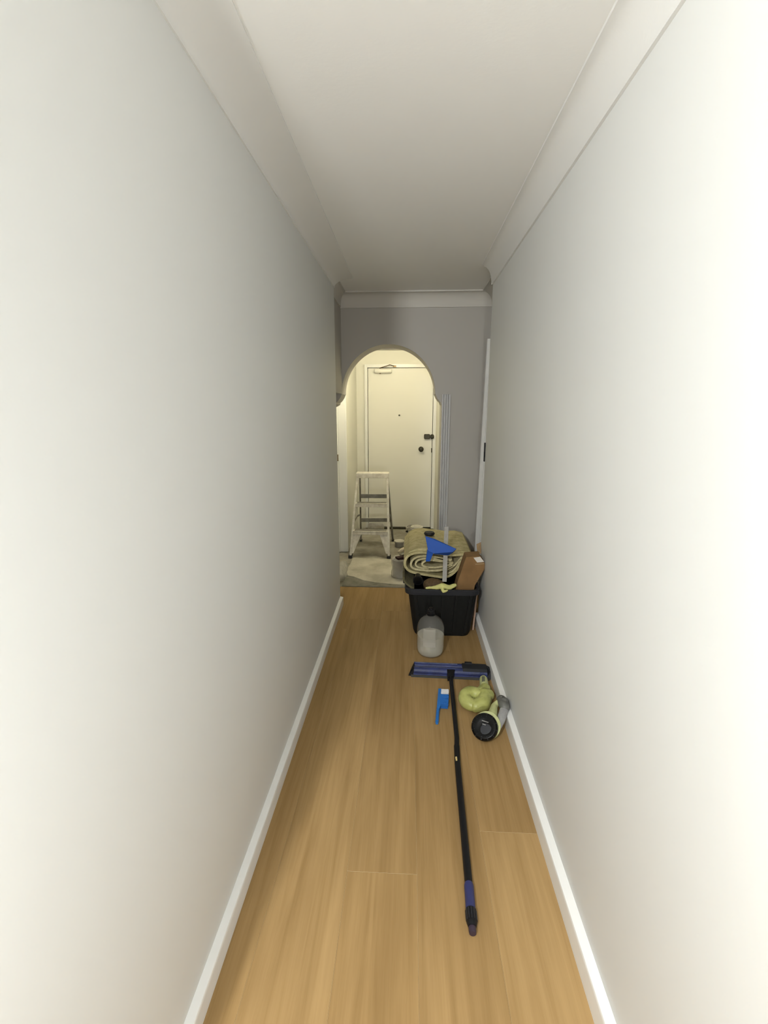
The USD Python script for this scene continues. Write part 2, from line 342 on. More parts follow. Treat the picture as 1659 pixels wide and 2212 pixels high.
# front door
dr = thing('door_1', 'cream flush front door at the end of the entry', 'door', (-.11, YE, 0), kind='structure')
part(dr, 'door_leaf', box(-.514, .292, YE - .02, YE + .025, .012, 2.020, .003), 'door_paint')
frm = Polygon([(-.555, 0), (.335, 0), (.335, 2.063), (-.555, 2.063)]).difference(Polygon([(-.519, -.1), (.297, -.1), (.297, 2.0255), (-.519, 2.0255)]))
part(dr, 'door_frame', poly_extr_y(frm, YE - .035, YE + .06), 'trim_gloss')
part(dr, 'backing', box(-.54, .33, YE + .03, YE + .06, 0, 2.05), 'black_slot', label='dark gap round the leaf')
cl = part(dr, 'door_closer', box(-.435, -.215, YE - .075, YE - .02, 1.958, 2.012, .012), 'door_paint')
part(cl, 'screw_cap', lathe([(0, 0), (.008, 0), (.008, .008), (0, .008)], (-.36, YE - .05, 1.950)), 'brass_arm')
part(dr, 'closer_arm', cat_(bar((-.365, YE - .05, 2.017), (-.245, YE - .12, 2.045), .016, .007), bar((-.245, YE - .12, 2.049), (-.185, YE - .03, 2.040), .016, .007), box(-.205, -.165, YE - .05, YE - .034, 2.028, 2.048)), 'brass_arm')
part(dr, 'peephole', lathe([(0, .008), (.006, .008), (.010, .004), (.010, 0), (0, 0)], (-.123, YE - .02, 1.452), (0, -1, 0)), 'dark_bronze')
dl = part(dr, 'deadlock', box(.190, .262, YE - .058, YE - .02, 1.160, 1.222, .008), 'dark_bronze')
part(dl, 'turn_snib', box(.215, .236, YE - .072, YE - .056, 1.186, 1.196, .003), 'dark_bronze')
part(dr, 'lock_keeper', box(.268, .312, YE - .060, YE - .03, 1.164, 1.218, .010), 'dark_bronze')
kb = part(dr, 'door_knob', lathe([(0, 0), (.012, 0), (.012, .022), (.022, .030), (.031, .042), (.031, .052), (.022, .062), (0, .066)], (.155, YE - .02, 1.032), (0, -1, 0)), 'dark_bronze')
part(kb, 'knob_rose', lathe([(0, 0), (.033, 0), (.031, .006), (0, .008)], (.155, YE - .02, 1.032), (0, -1, 0)), 'dark_bronze')
part(dr, 'latch', box(.283, .292, YE - .023, YE - .015, .990, 1.045), 'dark_bronze')
part(dr, 'threshold', box(-.52, .30, YE - .05, YE + .06, -.012, .008, .004), 'dark_bronze')

# side doorway on the left of the entry: far jamb with its strike plate
d2 = thing('door_2', 'white door jamb with a strike plate on the left of the entry', 'door frame', (-.72, 4.97, 0), kind='structure')
part(d2, 'jamb', box(-.735, -.650, 4.945, 4.985, 0, 2.05, .003), 'trim_gloss')
part(d2, 'door_stop', box(-.800, -.735, 4.930, 4.985, 0, 2.05, .003), 'trim_gloss')
part(d2, 'strike_plate', box(-.768, -.737, 4.9275, 4.931, .995, 1.065, .001), 'brass_arm', label='small brassy strike plate')
part(d2, 'door_leaf', box(-.84, -.805, YB, 4.97, .01, 2.04, .002), 'trim_gloss')
# doorway in the recess on the right: white jamb, a little out of plumb
d3 = thing('door_3', 'white door jamb beyond the end of the right wall', 'door frame', (.59, 3.9, 0), kind='structure')
part(d3, 'jamb', hull([(x + lean, y, z) for z, lean in ((0, 0), (2.06, .034)) for x in (.560, .634) for y in (3.86, 3.905)]), 'trim_gloss')
part(d3, 'door_stop', hull([(x + lean, y, z) for z, lean in ((0, 0), (2.06, .016)) for x in (.598, .620) for y in (3.845, 3.862)]), 'trim_gloss')
single('light_switch', box(.510, .5195, YR - .004, YR + .009, 1.184, 1.311, .002), 'black_plastic', 'thin black light switch plate on the end edge of the right wall', 'light switch')

# ------------------------------------------------------------------ the room behind the camera, where the light comes from
struct('floor_rear', box(-1.9, 1.6, -4.0, Y0, -.06, -.031), 'cream_wood', 'sub-floor of the room behind the camera', 'floor')
struct('ceiling_rear', box(-1.95, 1.65, -4.05, Y0, CEIL + .001, CEIL + .05), 'rear_paint', 'ceiling of the room behind the camera', 'ceiling')
struct('wall_rear_left', box(-1.95, -1.9, -4.05, Y0, -.06, CEIL), 'rear_paint', 'left wall of the room behind the camera', 'wall')
struct('wall_rear_right', box(1.6, 1.65, -4.05, Y0, -.06, CEIL), 'rear_paint', 'right wall of the room behind the camera', 'wall')
struct('wall_rear_front_left', box(-1.95, XL - .018, Y0 - .0, Y0 + .09, -.06, CEIL), 'rear_paint', 'wall beside the corridor mouth on the left, behind the camera', 'wall')
struct('wall_rear_front_right', box(XR + .11, 1.65, Y0 - .0, Y0 + .09, -.06, CEIL), 'rear_paint', 'wall beside the corridor mouth on the right, behind the camera', 'wall')
wp = Polygon([(-1.95, -.06), (1.65, -.06), (1.65, CEIL), (-1.95, CEIL)]).difference(Polygon([(.15, .7), (1.55, .7), (1.55, 2.2), (.15, 2.2)]))
struct('wall_rear_back', poly_extr_y(wp, -4.05, -4.0), 'rear_paint', 'wall with an added window in the room behind the camera', 'wall')
wn = thing('window_1', 'added window round the fill light behind the camera', 'window', (.85, -4.0, .7), kind='structure')  # unseen window, added to carry the soft fill light
wf = Polygon([(.15, .7), (1.55, .7), (1.55, 2.2), (.15, 2.2)]).difference(Polygon([(.20, .75), (.825, .75), (.825, 2.15), (.20, 2.15)])).difference(Polygon([(.875, .75), (1.50, .75), (1.50, 2.15), (.875, 2.15)]))
part(wn, 'window_frame', poly_extr_y(wf, -4.06, -4.0), 'trim_gloss')

def ceiling_lamp(name, label, x, y, z, r, glow):
    t = thing(name, label, 'lamp', (x, y, z))
    part(t, 'lamp_base', lathe([(0, 0), (r*.8, 0), (r*.8, -.03), (0, -.03)], (x, y, CEIL)), 'trim_gloss')
    if CEIL - .03 > z + r: part(t, 'stem', rod((x, y, z), (x, y, CEIL - .02), .008), 'trim_gloss')
    part(t, 'lamp_globe', ico((x, y, z), (r, r, r), 3), glow, smooth=True)
ceiling_lamp('pendant_lamp', 'frosted globe lamp hanging at the left in the room behind the camera', -.650, -.62, 2.20, .03, 'lamp_rear_glow')
ceiling_lamp('pendant_lamp', 'added fill light globe hanging in line with the corridor behind the camera', .20, -.42, 1.18, .05, 'fill_glow')  # added fill globe, hung low to brighten the lower walls
ceiling_lamp('entry_lamp', 'frosted globe lamp under the entry ceiling over the step ladder', -.16, 4.50, 2.27, .065, 'lamp_entry_glow')

# ------------------------------------------------------------------ step ladder
def step_ladder():
    t = thing('step_ladder', 'paint-splattered aluminium step ladder standing before the front door', 'ladder', (-.385, 5.08, 0))
    fb = [np.array((-.604, 4.765, 0)), np.array((-.197, 4.765, 0))]; ft = [np.array((-.538, 4.985, .855)), np.array((-.222, 4.985, .855))]
    rb = [np.array((-.556, 5.39, 0)), np.array((-.178, 5.42, 0))]; rt = [np.array((-.523, 5.04, .835)), np.array((-.228, 5.04, .835))]
    def at(a, b, s): return a + (b - a)*s
    for i in (0, 1):
        part(t, 'front_rail', bar(fb[i], ft[i], .022, .052), 'ladder_paint')
        part(t, 'foot', box(fb[i][0] - .020, fb[i][0] + .020, fb[i][1] - .034, fb[i][1] + .03, -.006, .022, .004), 'rubber')
    for i in (0, 1):
        part(t, 'rear_rail', bar(rb[i] + [0, 0, .004], rt[i], .018, .034), 'ladder_metal')
        part(t, 'rear_foot', box(rb[i][0] - .014, rb[i][0] + .014, rb[i][1] - .022, rb[i][1] + .022, -.006, .018, .003), 'rubber')
    part(t, 'top_cap', cat_(box(-.556, -.206, 4.945, 5.075, .852, .868, .004), box(-.553, -.209, 4.945, 4.957, .815, .858, .003)), 'ladder_paint')
    for s in (.645, .315):
        a, b = at(fb[0], ft[0], s), at(fb[1], ft[1], s); y, z = a[1], a[2]
        st = part(t, 'step', cat_(box(a[0] + .006, b[0] - .006, y - .045, y + .050, z - .003, z + .005, .002), box(a[0] + .006, b[0] - .006, y - .045, y - .038, z - .034, z + .004, .002)), 'ladder_paint')
        for k in range(5): part(st, 'tread_rib', box(a[0] + .02, b[0] - .02, y - .030 + .017*k, y - .025 + .017*k, z + .004, z + .0075), 'ladder_metal')
    # braces under the bottom step
    for i, sg in ((0, 1), (1, -1)):
        p0, p1 = at(fb[i], ft[i], .05), at(fb[i], ft[i], .295)
        tri = [p0 + [sg*.012, -.020, 0], p0 + [sg*.030, -.020, .0], p1 + [sg*.012, -.026, 0], p1 + [sg*.098, -.026, 0]]
        part(t, 'corner_brace', hull([q + [0, dy, 0] for q in tri for dy in (0, .004)]), 'ladder_paint')
    for s in (.335, .70):
        a, b = at(rb[0], rt[0], s), at(rb[1], rt[1], s)
        part(t, 'rear_brace', bar(a, b, .012, .042), 'ladder_metal')
    part(t, 'rear_plate', extr_y([(-.468, .172), (-.275, .172), (-.280, .225), (-.300, .236), (-.458, .236)], 5.30, 5.304), 'ladder_paint', label='pale metal plate between the rear rails')
    for i in (0, 1):
        a, b = at(fb[i], ft[i], .40), at(rb[i], rt[i], .42); mid = (a + b)/2 + [0, 0, .03]
        part(t, 'spreader', cat_(bar(a, mid, .004, .018), bar(mid, b, .004, .018)), 'ladder_metal')
step_ladder()

# ------------------------------------------------------------------ things on the entry floor
def sheet():
    nx, ny = 56, 60; gx, gy = np.meshgrid(np.linspace(0, 1, nx), np.linspace(0, 1, ny)); gx, gy = gx.ravel(), gy.ravel()
    x = -.580 + gx*.84 + .006*np.sin(gy*9); y = 3.912 + gy*.80 + .012*np.sin(gx*7 + 1)*gy
    p = np.stack([x, y, 0*x], 1); z = .0015 + .009*np.clip(fbm(p*6, 4, 8) - .42, 0, 1)
    f = np.array([(j*nx+i, j*nx+i+1, (j+1)*nx+i+1, (j+1)*nx+i) for j in range(ny-1) for i in range(nx-1)])
    top = np.stack([x, y, z], 1); bot = top - [0, 0, .003]; n = len(top)
    rim = [j*nx for j in range(ny)][::-1] + list(range(nx)) + [j*nx + nx-1 for j in range(ny)] + list(range((ny-1)*nx, ny*nx))[::-1]
    side = np.array([(rim[k], rim[(k+1) % len(rim)], rim[(k+1) % len(rim)] + n, rim[k] + n) for k in range(len(rim))])
    return np.vstack([top, bot]), np.vstack([f, f[:, ::-1] + n, side[:, ::-1]])
fp = thing('floor_protector', 'dusty grey floor protection sheet ending where the oak planks begin', 'floor covering', (-.16, 4.3, -.003))
part(fp, 'sheet', sheet(), 'dusty_sheet', smooth=True)
part(fp, 'worn_patch', extr_z([(-.577, 3.914), (-.572, 4.185), (-.50, 4.150), (-.40, 4.06), (-.28, 4.01), (-.12, 3.975), (.10, 3.965), (.20, 3.914)], .0045, .0062), 'worn_sheet', label='darker patch worn free of dust')
single('plastic_bag', crumple(ico((-.615, 4.16, .055), (.052, .20, .066), 4), .035, 13, 3), 'plastic_film', 'crumpled clear plastic sheet on the floor at the left edge of the opening', 'plastic sheet', smooth=True)

def paint_bucket():
    t = thing('paint_bucket', 'white plastic paint bucket by the foot of the front door', 'bucket', (.078, 5.56, 0))
    b = part(t, 'bucket_body', lathe([(0, 0), (.080, 0), (.098, .138), (.094, .138), (.077, .006), (0, .006)], (.078, 5.56, -.006)), 'white_plastic')
    part(t, 'rim', lathe([(.092, .120), (.104, .120), (.105, .142), (.094, .142)], (.078, 5.56, -.004)), 'white_plastic')
    for a in (math.radians(205), math.radians(262)):
        part(t, 'handle_lug', ico((.078 + .094*math.cos(a), 5.56 + .094*math.sin(a), .088), (.020, .014, .014), 2), 'black_plastic', smooth=True)
    part(t, 'bail_handle', sweep([(.078 + .104*math.cos(a), 5.56 + .104*math.sin(a), .09 + .05*math.sin((a - 3.58)/.99*math.pi)) for a in np.linspace(3.58, 4.57, 12)], circ(.003, 8)), 'steel')
    part(t, 'paint_drip', crumple(ico((.105, 5.56, .136), (.075, .075, .014), 3), .012, 25, 2), 'white_plastic', smooth=True)
paint_bucket()
def small_tub():
    t = thing('plastic_tub', 'small pale tub with a white lid on the floor right of the ladder', 'tub', (-.097, 5.20, 0))
    part(t, 'tub_body', lathe([(0, 0), (.044, 0), (.055, .058), (0, .058)], (-.097, 5.20, -.008)), 'grey_tube')
    part(t, 'lid', lathe([(0, 0), (.060, 0), (.061, .010), (.056, .014), (0, .012)], (-.097, 5.20, .050)), 'white_plastic')
small_tub()
single('nozzle', lathe([(0, 0), (.022, 0), (.020, .03), (.008, .065), (.005, .09), (0, .09)], (.288, 5.40, -.008)), 'white_plastic', 'small white cone nozzle on the floor at the right wall of the entry', 'nozzle')
def paint_tin():
    c = (-.072, 4.20, .003); t = thing('paint_tin', 'shiny metal paint tin on the floor just left of the black tub', 'paint tin', c)
    part(t, 'tin_body', lathe([(0, 0), (.066, 0), (.066, .004), (.064, .008), (.064, .06), (.0655, .064), (.064, .068), (.064, .150), (.067, .154), (.067, .162), (.055, .162), (.055, .152), (0, .150)], c), 'tin_metal')
    part(t, 'bail_handle', sweep([(c[0] + .069*math.cos(a), c[1] - .006 - .045*math.sin(a), .155 - .05*math.sin(a)) for a in np.linspace(0, math.pi, 14)], circ(.0025, 8)), 'steel')
    for s in (-1, 1): part(t, 'ear', ico((c[0] + s*.066, c[1], .150), (.006, .010, .010), 2), 'steel', smooth=True)
    part(t, 'film', crumple(lathe([(0, .0), (.080, .0), (.074, .07), (.076, .16), (.058, .185), (0, .186)], c, n=40).subdivide().subdivide(), .012, 22, 6), 'plastic_film', smooth=True, label='clear plastic film wrapped round the tin')
paint_tin()
def paint_brush():
    t = thing('paint_brush', 'paint brush with dark bristles lying across the top of the metal tin', 'brush', (-.05, 4.16, .20))
    part(t, 'bristles', hull([(-.112, 4.13, .197), (-.112, 4.13, .215), (-.085, 4.085, .195), (-.085, 4.085, .213), (-.040, 4.15, .195), (-.040, 4.15, .222), (-.022, 4.11, .195), (-.022, 4.11, .222)]), 'dark_bristle')
    part(t, 'ferrule', hull([(-.075, 4.145, .222), (-.050, 4.115, .222), (-.035, 4.17, .232), (-.015, 4.13, .232), (-.075, 4.145, .235), (-.050, 4.115, .235), (-.035, 4.17, .250), (-.015, 4.13, .250)]), 'steel')
    part(t, 'brush_handle', blob([(((-.080, 4.16, .250), .012), ((-.048, 4.19, .262), .018)), (((-.048, 4.19, .262), .018), ((-.02, 4.22, .268), .014))], .006, 4), 'cream_wood', smooth=True)
paint_brush()

# ------------------------------------------------------------------ the black storage tub and what is in it
def rrect(x0, x1, y0, y1, r, n=6):
    pts = []
    for cx, cy, a0 in ((x1 - r, y1 - r, 0), (x0 + r, y1 - r, 90), (x0 + r, y0 + r, 180), (x1 - r, y0 + r, 270)):
        pts += [(cx + r*math.cos(math.radians(a0 + 90*k/n)), cy + r*math.sin(math.radians(a0 + 90*k/n))) for k in range(n + 1)]
    return np.array(pts)
def loft(loops, ring=False):
    n = len(loops[0][0]); V = np.vstack([np.column_stack([p, np.full(n, z)]) for p, z in loops]); F = []
    for i in range(len(loops) - 1):
        for j in range(n):
            a, b = i*n + j, i*n + (j+1) % n; F += [(a, b, b+n), (a, b+n, a+n)]
    if ring:
        q = (len(loops) - 1)*n
        for j in range(n): F += [(q + j, q + (j+1) % n, (j+1) % n), (q + j, (j+1) % n, j)]
        m = trimesh.Trimesh(V, F, process=False); m.fix_normals(); return m
    V = np.vstack([V, V[:n].mean(0), V[-n:].mean(0)]); c0, c1 = len(V) - 2, len(V) - 1
    for j in range(n): F += [(c0, (j+1) % n, j), (c1, (len(loops)-1)*n + j, (len(loops)-1)*n + (j+1) % n)]
    m = trimesh.Trimesh(V, F, process=False); m.fix_normals(); return m
TY0, TY1, TZ = 2.975, 3.66, .352
def storage_tub():
    t = thing('storage_tub', 'large black plastic storage tub heaped with tools against the right wall', 'storage tub', (.235, 3.30, 0))
    part(t, 'tub_body', loft([(rrect(.055, .430, 3.03, 3.60, .05), .0), (rrect(.045, .440, 3.02, 3.61, .05), .03), (rrect(.005, .475, TY0 + .015, TY1 - .01, .05), TZ - .02),
        (rrect(.012, .468, TY0 + .022, TY1 - .017, .045), TZ - .02), (rrect(.053, .432, 3.03, 3.60, .045), .035), (rrect(.065, .42, 3.04, 3.59, .04), .012)]), 'black_tub')
    part(t, 'rim', loft([(rrect(.004, .476, TY0 + .014, TY1 - .009, .05), TZ - .034), (rrect(-.014, .487, TY0 - .004, TY1 + .008, .06), TZ - .032), (rrect(-.017, .4875, TY0 - .007, TY1 + .011, .06), TZ),
        (rrect(-.010, .482, TY0, TY1 + .004, .055), TZ + .006), (rrect(.008, .468, TY0 + .02, TY1 - .014, .045), TZ + .002), (rrect(.012, .466, TY0 + .024, TY1 - .018, .045), TZ - .03)], ring=True), 'black_grey')
    for k in range(5):
        x = .085 + .078*k
        part(t, 'rib', hull([(x + s*.010 + (x - .24)*.0, 3.026 + dy, .03) for s in (-1, 1) for dy in (-.014, .004)] + [(x + s*.010 + (x - .24)*.2, TY0 + .014 + dy, TZ - .03) for s in (-1, 1) for dy in (-.010, .004)]), 'black_tub')
    part(t, 'side_handle', box(-.030, -.004, 3.22, 3.40, TZ - .05, TZ - .022, .006), 'black_grey')
storage_tub()

def ribbon(pts, th, y0, y1, closed=False):
    """a folded sheet: centre line in XZ, thickness th, from y0 to y1"""
    from shapely.geometry import LineString
    p = np.array(pts, float)
    for _ in range(3):                       # corner cutting
        q = [p[0]]
        for a, b in zip(p[:-1], p[1:]): q += [a*.75 + b*.25, a*.25 + b*.75]
        p = np.array(q + [p[-1]])
    return poly_extr_y(LineString(p).buffer(th/2, cap_style=2, join_style=1).simplify(.0006), y0, y1)
def underlay():
    t = thing('carpet_underlay', 'folded roll of khaki carpet underlay lying across the top of the black tub', 'underlay', (.2, 3.40, .37))
    y0, y1 = 3.165, 3.74
    outer = [(.400, .548), (.33, .540), (.27, .540), (.16, .556), (.06, .555), (.005, .535), (-.020, .495), (-.018, .450), (.015, .414), (.09, .398), (.19, .383), (.25, .374), (.300, .386), (.345, .430), (.375, .490), (.392, .535)]
    mid = [(.31, .505), (.25, .508), (.16, .531), (.08, .527), (.042, .508), (.022, .478), (.026, .446), (.052, .430), (.15, .420), (.23, .424), (.29, .446), (.318, .468)]
    mid2 = [(.30, .492), (.20, .514), (.11, .511), (.070, .497), (.054, .474), (.062, .450), (.10, .440), (.15, .437)]
    inner = [(.32, .482), (.24, .492), (.16, .501), (.125, .496), (.100, .475), (.106, .455), (.15, .444), (.22, .448), (.28, .464), (.315, .476)]
    side1 = [(.275, .432), (.320, .455), (.350, .490), (.380, .530)]
    side2 = [(.285, .404), (.325, .425), (.350, .465), (.368, .505)]
    for nm, pts, th in (('outer_fold', outer, .017), ('fold', mid, .014), ('fold', mid2, .012), ('inner_fold', inner, .013), ('fold', side1, .011), ('fold', side2, .010)):
        part(t, nm, ribbon(pts, th, y0 + (.0 if nm == 'outer_fold' else .004), y1), 'underlay_edge' if nm != 'outer_fold' else 'underlay', smooth=40)
    # the thick soft top of the roll, sagging towards the right
    top = [(-.026, .505), (.012, .556), (.06, .578), (.13, .582), (.22, .572), (.30, .562), (.38, .566), (.44, .552), (.462, .520), (.40, .538), (.33, .546), (.27, .546), (.16, .562), (.05, .561), (-.002, .538)]
    v, f = verts_faces(poly_extr_y(Polygon(top), y0 + .02, y1 + .01)); m = trimesh.Trimesh(v, f).subdivide_to_size(.03)
    part(t, 'top_fold', crumple(m, .004, 9, 4), 'underlay', smooth=50)
underlay()
single('dust_cloth', ribbon([(-.026, .430), (-.022, .400), (-.004, .376), (.020, .358), (.046, .346)], .012, 3.02, 3.30), 'khaki_cloth', 'dark khaki cloth hung inside the left rim of the black tub', 'cloth')

def cardboard_box():
    t = thing('cardboard_box', 'brown cardboard box with a white label leaning in the right of the black tub', 'box', (.44, 3.14, .34))
    b = part(t, 'box_body', extr_y([(.325, .315), (.342, .395), (.392, .566), (.486, .574), (.5165, .525), (.5165, .482), (.458, .368), (.450, .315)], 3.045, 3.158), 'cardboard', smooth=False)
    part(b, 'address_label', extr_y([(.440, .563), (.484, .571), (.512, .536), (.466, .530)], 3.042, 3.046), 'paper_label', smooth=False, label='white paper label')
    part(b, 'fold_line', extr_y([(.452, .522), (.512, .528), (.5155, .520), (.455, .514)], 3.042, 3.0455), 'cardboard_edge', smooth=False)
    part(t, 'flap', hull([(.487, 3.20, .560), (.515, 3.20, .540), (.487, 3.245, .600), (.5165, 3.245, .615), (.487, 3.206, .558), (.515, 3.206, .538), (.487, 3.248, .597), (.5165, 3.248, .612)]), 'cardboard_edge', smooth=False)
cardboard_box()
single('paper_bag', crumple(ico((.180, 3.085, .350), (.072, .056, .046), 4), .014, 16, 9), 'kraft', 'crumpled brown paper bag inside the black tub below the underlay roll', 'paper bag', smooth=True)
def jar():
    t = thing('torch', 'black round torch end with a glassy glint inside the left of the black tub', 'torch', (.070, 3.05, .36))
    part(t, 'torch_head', lathe([(0, 0), (.020, 0), (.022, .03), (.032, .05), (.033, .075), (0, .075)], (.072, 3.115, .402), (0, -1, -.12)), 'black_plastic')
    part(t, 'lens', lathe([(0, .003), (.028, .001), (.028, -.002), (0, -.002)], (.072, 3.039, .393), (0, -1, -.12)), 'black_gloss')
jar()
def glove():
    m = blob([(((.128, 2.982, .366), .006), ((.180, 2.985, .370), .012)), (((.180, 2.985, .370), .012), ((.232, 2.985, .380), .020)), (((.232, 2.985, .380), .020), ((.287, 2.985, .372), .014)),
              (((.287, 2.985, .374), .015), ((.318, 2.990, .388), .012)), (((.232, 2.975, .375), .014), ((.238, 2.952, .356), .010)), (((.238, 2.952, .356), .010), ((.260, 2.954, .362), .009)), (((.318, 2.990, .388), .011), ((.325, 3.01, .376), .008))], .007, 6)
    single('rubber_glove', crumple(m, .005, 40, 3), 'glove_yellow', 'pale yellow rubber glove draped over the front rim of the black tub', 'glove', smooth=True)
glove()
def metal_tube():
    p, q = np.array((.255, 3.076, .378)), np.array((.268, 3.196, .735)); a, b, tt = frame(q - p)
    t = thing('metal_tube', 'square grey metal tube leaning on the underlay roll behind the blue dustpan', 'tube', p)
    def sq(w): return [(-w, -w), (w, -w), (w, w), (-w, w)]
    out = sweep([p, q], sq(.0145)); inn = sweep([p - tt*.01, p + tt*.08], sq(.0075))
    mo = m3.Manifold(m3.Mesh(np.array(out.vertices, np.float32), np.array(out.faces, np.uint32))) - m3.Manifold(m3.Mesh(np.array(inn.vertices, np.float32), np.array(inn.faces, np.uint32)))
    part(t, 'tube_body', mo if not mo.is_empty() else out, 'aluminium', smooth=False)
    part(t, 'hole', sweep([p + tt*.002, p + tt*.03], circ(.0072, 10)), 'black_slot')
metal_tube()
def dustpan():
    t = thing('dustpan', 'bright blue plastic dustpan on the underlay roll over the black tub', 'dustpan', (.21, 3.11, .50))
    O = lambda x, z, dy=0: (x, 3.108 + dy, z + .018)
    back = [(.119, .672), (.180, .655), (.322, .600), (.300, .565), (.180, .556), (.148, .545), (.124, .600)]
    part(t, 'pan', hull([O(x, z, dy + q) for x, z, dy in [(.119, .672, .0), (.180, .655, -.004), (.326, .600, -.050), (.300, .580, -.056), (.176, .566, -.050), (.138, .580, -.036)] for q in (0, .004)]), 'blue_plastic', smooth=False)
    part(t, 'pan_lip', hull([O(x, z, dy) for x, z, dy in [(.326, .599, -.048), (.300, .579, -.055), (.176, .565, -.049), (.180, .546, -.010), (.278, .540, -.006), (.306, .560, -.014), (.300, .574, -.02), (.18, .56, -.02)]]), 'blue_plastic', smooth=False)
    part(t, 'dustpan_handle', hull([O(x, z, dy) for x, z in [(.133, .580), (.176, .562), (.166, .540), (.153, .500), (.125, .498), (.138, .540)] for dy in (-.020, -.004)]), 'blue_plastic', smooth=False)
dustpan()
def oval_pad():
    single('scrubbing_pad', lathe([(0, 0), (.036, 0), (.042, .010), (.036, .022), (0, .024)], (.166, 3.54, .584), (0, 0, 1)), 'black_slot', 'black oval pad on top of the underlay roll behind the blue dustpan', 'pad')
oval_pad()
single('timber_offcut', hull([(x + .003, y, z) for x, z in ((.460, .004), (.472, .004), (.477, .31), (.488, .31)) for y in (3.115, 3.13)]), 'pink_sliver', 'thin pinkish sliver standing in for the wall showing beside the black tub', 'timber')  # stand-in piece for the pinkish wall glimpsed through the gap

# ------------------------------------------------------------------ water bottle
def bottle():
    c = np.array((.152, 2.785, 0)); t = thing('water_bottle', 'clear plastic bottle half full of water with a black cap, before the black tub', 'bottle', c)
    shell = [(0, .004), (.060, .002), (.074, .006), (.083, .020), (.0865, .045), (.0865, .075), (.0845, .080), (.0865, .086), (.0865, .178), (.082, .203), (.070, .228), (.050, .248), (.026, .262), (.021, .268), (.021, .284)]
    part(t, 'bottle_body', lathe(shell, c, n=48), 'clear_plastic', smooth=True)
    w = [(0, .008), (.058, .006), (.071, .010), (.079, .022), (.0835, .047), (.0835, .074), (.082, .080), (.0835, .087), (.0835, .134), (0, .134)]
    part(t, 'water', lathe(w, c, n=48), 'water', smooth=40)
    part(t, 'cap', lathe([(0, 0), (.023, 0), (.024, .004), (.024, .024), (.020, .028), (.014, .030), (.013, .042), (0, .044)], c + [0, 0, .272]), 'black_plastic')
    part(t, 'collar', lathe([(.020, 0), (.027, 0), (.027, .005), (.020, .005)], c + [0, 0, .266]), 'black_plastic')
    ang = np.linspace(math.radians(235), math.radians(288), 12); pts = []
    for z in (.085, .202): pts += [(c[0] + .0875*(1 if z < .18 else .955)*math.cos(a), c[1] + .0875*(1 if z < .18 else .955)*math.sin(a), z) for a in ang]
    f = [(i, i+1, 13+i, 12+i) for i in range(11)]
    part(t, 'bottle_label', (np.array(pts), np.array(f)), 'label_film', smooth=True, label='white paper label, translucent and faded')
bottle()

